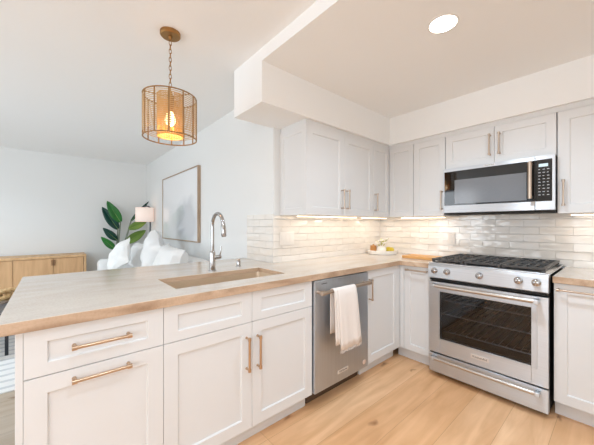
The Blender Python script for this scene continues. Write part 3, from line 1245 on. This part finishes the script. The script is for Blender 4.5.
# ------------------------------------------------------------------ things on the worktop
o = MB().rings([rr(.165, .105, 0, .02), rr(.165, .105, .024, .02)]).build('cutting_board', M['board'], loc=(.70, -.33, ZB + .0005), bevel=.004)
tag(o, 'thick honey-coloured wooden board lying on worktop left of range', 'cutting board')
t = thing('serving_tray', 'round white ceramic tray in the inner corner of the worktop', 'tray', (.195, -.245, ZB))
MB().lathe([(.150, .0005), (.160, .004), (.172, .042), (.168, .044), (.160, .018), (.05, .016), (.001, .016)], n=44, cap=False).build('dish', M['ceramic'], t, smooth=True)
MB().lathe([(.150, .0005), (.001, .0005)], n=44, cap=False).build('base', M['ceramic'], t)
TZ = ZB + .0175
t = thing('flower_vase', 'small white vase of white blossoms standing on the round tray', 'vase', (.205, -.275, TZ))
MB().lathe([(.025, 0), (.036, .012), (.038, .03), (.028, .048), (.024, .052), (.020, .048), (.022, .03), (.004, .02)], n=24).build('vase', M['ceramic'], t, smooth=True)
for bx, by, bz, s in ((0, 0, .085, 1), (.035, -.015, .072, .85), (-.034, .01, .072, .9), (.01, .034, .078, .8), (-.01, -.036, .068, .85), (.028, .026, .10, .7)):
    f = MB()
    for ring, (n, rad, tilt) in enumerate(((5, .013, .3), (7, .022, .8), (8, .030, 1.2))):
        for k in range(n):
            a = 2 * PI * k / n + ring * .4
            c0 = Vector((bx, by, bz))
            d1 = Vector((math.cos(a), math.sin(a), 0))
            sd = Vector((-math.sin(a), math.cos(a), 0))
            up = Vector((0, 0, 1))
            dr_ = (d1 * math.sin(tilt) + up * math.cos(tilt))
            P = [c0 + d1 * .003, c0 + dr_ * rad * .5 * s + sd * rad * .45 * s, c0 + dr_ * rad * s + sd * rad * .25 * s + d1 * .003,
                 c0 + dr_ * rad * s - sd * rad * .25 * s + d1 * .003, c0 + dr_ * rad * .5 * s - sd * rad * .45 * s]
            f.bm.faces.new([f.bm.verts.new(p) for p in P])
    ob = f.build('blossom', M['petal'], t, normals=False)
    ob.modifiers.new('solid', 'SOLIDIFY').thickness = .0012
st = MB()
for bx, by, bz in ((0, 0, .085), (.035, -.015, .072), (-.034, .01, .072), (.01, .034, .078), (-.01, -.036, .068), (.028, .026, .10)):
    st.tube([(bx * .2, by * .2, .03), (bx, by, bz)], .0018, 5)
st.build('flower_stems', M['greenleaf'], t)
lf = MB()
for a, L_, z in ((.6, .06, .105), (2.2, .055, .10), (-.7, .055, .09), (3.9, .05, .09)):
    p0 = Vector((0, 0, .06))
    d1 = Vector((math.cos(a), math.sin(a), 0))
    sd = Vector((-math.sin(a), math.cos(a), 0))
    mid = p0 + d1 * L_ * .55 + Vector((0, 0, (z - .06) * .8))
    tip = p0 + d1 * L_ + Vector((0, 0, z - .05))
    lf.bm.faces.new([lf.bm.verts.new(p) for p in (p0, mid + sd * .012, tip, mid - sd * .012)])
ob = lf.build('leaf_sprig', M['greenleaf'], t, normals=False)
ob.modifiers.new('solid', 'SOLIDIFY').thickness = .001


def lemon(loc, rot, label, sc=1):
    pr_ = []
    for k in range(13):
        a = PI * k / 12
        r = .029 * math.sin(a) ** .85
        h = -.037 * math.cos(a)
        pr_.append((max(r, .0015) * sc, (h + (.006 if k == 12 else (-.006 if k == 0 else 0))) * sc))
    mb = MB().lathe(pr_, n=20)
    mb.xf(Matrix.Rotation(rot[0], 4, 'X'))
    mb.xf(Matrix.Rotation(rot[1], 4, 'Z'))
    o = mb.build('lemon', M['lemon'], loc=loc, smooth=True)
    return tag(o, label, 'lemon', 'lemons on the round tray')


lemon((.285, -.20, TZ + .030), (PI / 2, .5), 'yellow lemon on tray, right of the vase, nearest the board')
lemon((.235, -.175, TZ + .030), (PI / 2, 1.9), 'yellow lemon on tray, directly behind the vase')
t.scale = (1.4, 1.4, 1.4)
t = thing('wooden_cup', 'small turned wooden cup on tray, left of the vase', 'cup', (.115, -.30, TZ))
MB().lathe([(.026, 0), (.033, .01), (.036, .04), (.034, .065), (.030, .066), (.030, .02), (.002, .016)], n=24).build('cup', M['bowlwood'], t, smooth=True)
MB().lathe([(.036, .0665), (.036, .074), (.012, .078), (.010, .088), (.001, .090)], n=24).build('lid', M['bowlwood'], t, smooth=True)

# ------------------------------------------------------------------ living room
# artwork
t = thing('framed_artwork', 'large pale abstract print in thin wooden frame on living wall', 'picture', (-3.168, YP, 1.01))
w, h = 1.564, 1.003
fm = MB()
b = .016
fm.box(0, w, -.042, -.001, 0, b).box(0, w, -.042, -.001, h - b, h).box(0, b, -.042, -.001, b, h - b).box(w - b, w, -.042, -.001, b, h - b)
fm.build('frame', M['framewood'], t, bevel=.0015)
MB().box(b, w - b, -.034, -.002, b, h - b).build('print', M['art'], t)

# sideboard
t = thing('sideboard', 'low light-oak sideboard standing along the far left wall', 'sideboard', (XL + .46, -4.90, 0), PI / 2)
w = 2.26
d_ = .43
sb = MB()
sb.box(0, w, -.01, d_, .712, .750).box(0, .035, 0, d_, .12, .712).box(w - .035, w, 0, d_, .12, .712)
sb.box(.035, w - .035, 0, d_, .12, .155).box(.035, w - .035, d_ - .015, d_, .155, .712)
sb.build('case', M['oak_y'], t, bevel=.003)
edges = [.038, w - .86 - .385, w - .86, w - .398, w - .038]
edges = [.038, .46, .93, 1.39, 1.842, w - .038]
for k in range(len(edges) - 1):
    a, b_ = edges[k] + .002, edges[k + 1] - .002
    dd = MB().box(a, b_, .002, .022, .158, .708).build('door', M['oak_z'], t, bevel=.0015)
    if k < len(edges) - 2 and k % 2 == 1 or k == 3:
        MB().box(b_ - .022, b_ + .0, -.016, .002, .60, .69).build('handle', M['oakdark'], dd, bevel=.002)
    if k == 4:
        MB().box(a, a + .022, -.016, .002, .60, .69).build('handle', M['oakdark'], dd, bevel=.002)
for x in (.06, w - .11):
    for y in (.03, d_ - .08):
        MB().box(x, x + .05, y, y + .05, 0, .12).build('leg', M['oak_z'], t, bevel=.003)

# sofa
t = thing('sofa', 'white slipcovered sofa against the picture wall', 'sofa', (-2.335, YP - .02, 0))


def soft(name, x0, x1, y0, y1, z0, z1, m, parent, r=.05, sub=1):
    return MB().box(x0, x1, y0, y1, z0, z1).build(name, m, parent, bevel=r, segs=4, smooth=True)


soft('base', -1.37, 1.37, -.86, -.03, .03, .40, M['sofa'], t, .03)
soft('arm', -1.385, -1.165, -.88, -.02, .05, .68, M['sofa'], t, .07)
soft('arm', 1.165, 1.385, -.88, -.02, .05, .66, M['sofa'], t, .07)
soft('backrest', -1.17, 1.17, -.26, -.02, .38, .84, M['sofa'], t, .08)
for k in range(3):
    soft('seat_cushion', -1.163 + k * .777, -1.163 + k * .777 + .772, -.86, -.25, .395, .52, M['sofa'], t, .045)


def cushion(w, h, d):
    """puffed square pillow in the xz plane, base at z=0"""
    mb = MB()
    n = 14
    for side in (1, -1):
        g = []
        for i in range(n + 1):
            row = []
            for j in range(n + 1):
                u, v = 2 * i / n - 1, 2 * j / n - 1
                pin = 1 - .07 * (1 - u * u) * (abs(v)) ** 2
                pinv = 1 - .07 * (1 - v * v) * (abs(u)) ** 2
                puff = ((1 - u ** 4) * (1 - v ** 4)) ** .6
                row.append(mb.bm.verts.new((u * w / 2 * pinv, side * d / 2 * puff + .004 * math.sin(5 * u + 3 * v) * puff, h / 2 + v * h / 2 * pin)))
            g.append(row)
        for i in range(n):
            for j in range(n):
                mb.bm.faces.new((g[i][j], g[i + 1][j], g[i + 1][j + 1], g[i][j + 1]))
    bmesh.ops.remove_doubles(mb.bm, verts=mb.bm.verts, dist=1e-5)
    return mb


def placed_cushion(x, y, tilt, yaw, roll, w_, h_, d_, name, m, parent=None, zbase=.525, off=(0, 0, 0)):
    mb = cushion(w_, h_, d_)
    for v in mb.bm.verts:       # slouch and wrinkles
        p = v.co
        k = math.sin(p.x * 17 + 2 * p.z * 9 + w_ * 30) * .012 + math.sin(p.x * 31 - p.z * 23) * .006
        v.co.y += k * (1 if p.y > 0 else -1)
    mb.xf(Matrix.Translation((0, 0, -h_ / 2)))
    mb.xf(Matrix.Rotation(roll, 4, 'Y'))
    mb.xf(Matrix.Rotation(-tilt, 4, 'X'))
    mb.xf(Matrix.Rotation(yaw, 4, 'Z'))
    zz = min(v.co.z for v in mb.bm.verts)
    return mb.build(name, m, parent, loc=(x - off[0], y - off[1], zbase - zz), smooth=True)


SO = (-2.335, YP - .02)
placed_cushion(-3.05, -2.03, .20, 0, .03, .74, .42, .22, 'back_cushion', M['sofa'], t, off=SO)
placed_cushion(-2.22, -2.04, .20, 0, .50, .52, .50, .22, 'back_cushion', M['sofa'], t, off=SO)
placed_cushion(-1.50, -2.03, .24, 0, .06, .70, .46, .26, 'back_cushion', M['sofa'], t, off=SO)
o = placed_cushion(-2.66, -2.36, .38, .25, .95, .42, .42, .15, 'pillow', M['pillow'])
tag(o, 'white square pillow tipped on a corner near left end of the sofa', 'pillow')

# floor lamp
t = thing('floor_lamp', 'floor lamp with pink-white drum shade behind the sofa corner', 'floor lamp', (-3.80, -1.70, 0))
MB().lathe([(.07, 0), (.07, .015), (.02, .022)], n=28).build('base', M['pole'], t, smooth=True)
MB().tube([(0, 0, .02), (0, 0, 1.50), (0, 0, 1.56), (-.005, -.03, 1.585), (-.02, -.09, 1.59)], .011, 12).build('pole', M['pole'], t, smooth=True)
MB().tube([(-.02, -.09, 1.59), (-.02, -.09, 1.48)], .008, 8).build('bulb_holder', M['pole'], t, smooth=True)
ls = MB().lathe([(.150, 1.297), (.148, 1.557)], (-.02, -.09, 0), n=36, cap=False).build('lamp_shade', M['shade'], t, smooth=True)
ls.modifiers.new('solid', 'SOLIDIFY').thickness = .002
pl = bpy.data.lights.new('lamp_glow', 'POINT')
pl.energy = .6
pl.color = (1, .75, .55)
pl.shadow_soft_size = .04
po = bpy.data.objects.new('lamp_glow', pl)
po.location = (-3.82, -1.79, 1.43)
COL.objects.link(po)

# plant in the corner
t = thing('potted_plant', 'tall bird of paradise plant with broad green leaves in the far corner', 'plant', (-4.17, -2.20, 0))
MB().lathe([(.12, 0), (.15, .02), (.165, .30), (.16, .33), (.15, .33), (.148, .29)], n=32).build('pot', M['pot'], t, smooth=True)
MB().lathe([(.147, .285), (.001, .29)], n=32, cap=False).build('soil', M['soil'], t)


def leafblade(base, tip, width, m, curl=.15, facing=Vector((1, -.25, .1))):
    base, tip = Vector(base), Vector(tip)
    ax = tip - base
    Lh = ax.length
    ax.normalize()
    side = ax.cross(facing).normalized()
    nrm = side.cross(ax).normalized()
    mb = MB()
    n = 12
    rows = []
    for i in range(n + 1):
        s = i / n
        wd = width * (math.sin(PI * min(1, s * .92 + .06)) ** .75) * (1 - .35 * s) * (1 if s < .97 else .25)
        c0 = base + ax * Lh * s - nrm * curl * Lh * (s * s) * .5
        rows.append([mb.bm.verts.new(c0 + side * wd * v * .5 + nrm * abs(v) * wd * .22) for v in (-1, -.5, 0, .5, 1)])
    for a, b in zip(rows[:-1], rows[1:]):
        for k in range(4):
            mb.bm.faces.new((a[k], a[k + 1], b[k + 1], b[k]))
    o = mb.build('leaf', m, t, smooth=True, normals=False)
    o.modifiers.new('solid', 'SOLIDIFY').thickness = .002
    mr = MB().tube([base + ax * Lh * s - nrm * (curl * Lh * s * s * .5 + .002) for s in (0, .3, .6, .9)], [.006, .005, .003, .0015], 6)
    mr.build('midrib', M['midrib'], o, smooth=True)
    return o


def px(u, v, x):
    """world point on plane x (relative to the plant base) seen along a direction"""
    th = .8525
    a = (u - 300.28) / 282.63
    dx = a * math.cos(th) - math.sin(th)
    dy = a * math.sin(th) + math.cos(th)
    k = (x - 2.0004) / dx
    return (x + 4.17, -3.0592 + dy * k + 2.20, 1.2437 - (v - 224.7) / 282.63 * k)


LV = [((120.5, 222), (107, 201), .17, 'leaf', -4.16), ((118, 229), (102, 207), .17, 'leafdark', -4.24), ((117, 240), (103, 228), .13, 'leafdark', -4.20),
      ((115, 249), (101, 237), .12, 'leaf', -4.12), ((131, 221), (149, 201), .07, 'leafdark', -4.20),
      ((129, 229), (147, 221), .15, 'leafpale', -4.02), ((126, 243), (146, 230), .17, 'leafpale', -4.10)]
for (b0, t0, wd, m, x) in LV:
    bpt = px(b0[0], b0[1], x)
    tpt = px(t0[0], t0[1], x + (.02 if t0[0] < 125 else .03))
    leafblade(bpt, tpt, wd * 1.15, M[m], .12)
    MB().tube([(random.uniform(-.03, .03), random.uniform(-.03, .03), .29), (bpt[0] * .6, bpt[1] * .5, bpt[2] * .62), bpt], [.016, .014, .010], 8).build('stalk', M['stem'], t, smooth=True)

# rug
t = thing('rug', 'cream striped rug on the living room floor', 'rug', (-2.4, -4.1, 0))
MB().box(-1.4, 1.4, -1.75, 1.5, .0005, .012).build('pile', M['rug'], t, bevel=.004)
rl = MB()
for k in range(22):
    x = -1.34 + k * .126
    rl.box(x, x + .035, -1.74, 1.49, .012, .0135)
rl.build('stripe_band', M['rugline'], t)

# coffee table
t = thing('coffee_table', 'dark grey topped coffee table with thin black metal legs', 'table', (-2.22, -3.95, .0135))
hx_, hy_ = .42, .59
MB().box(-hx_, hx_, -hy_, hy_, .378, .400).build('tabletop', M['smoke'], t, bevel=.002)
fr_ = MB()
fr_.box(-hx_ - .004, hx_ + .004, -hy_ - .004, -hy_, .372, .402).box(-hx_ - .004, hx_ + .004, hy_, hy_ + .004, .372, .402)
fr_.box(-hx_ - .004, -hx_, -hy_, hy_, .372, .402).box(hx_, hx_ + .004, -hy_, hy_, .372, .402)
fr_.build('edge_band', M['blackmetal'], t)
for sx in (-1, 1):
    for sy in (-1, 1):
        MB().box(sx * (hx_ - .03) - .012, sx * (hx_ - .03) + .012, sy * (hy_ - .03) - .012, sy * (hy_ - .03) + .012, 0, .378).build('leg', M['blackmetal'], t)

# chunky carved wood chain on the coffee table
t = thing('wooden_chain', 'chunky carved wooden link chain lying on the coffee table', 'table decoration', (-2.36, -3.55, .4145))
for k in range(5):
    pts = []
    n = 20
    for i in range(n):
        a = 2 * PI * i / n
        u_, v_ = .085 * math.cos(a), .062 * math.sin(a)
        tl = 1.0 if k % 2 == 0 else -.55
        pts.append((v_ * math.cos(tl) + .01 * math.sin(k), (k - 2.5) * .095 + u_, .078 + v_ * math.sin(tl)))
    MB().tube(pts, .024, 8, closed=True).build('link', M['chainwood'], t, smooth=True)
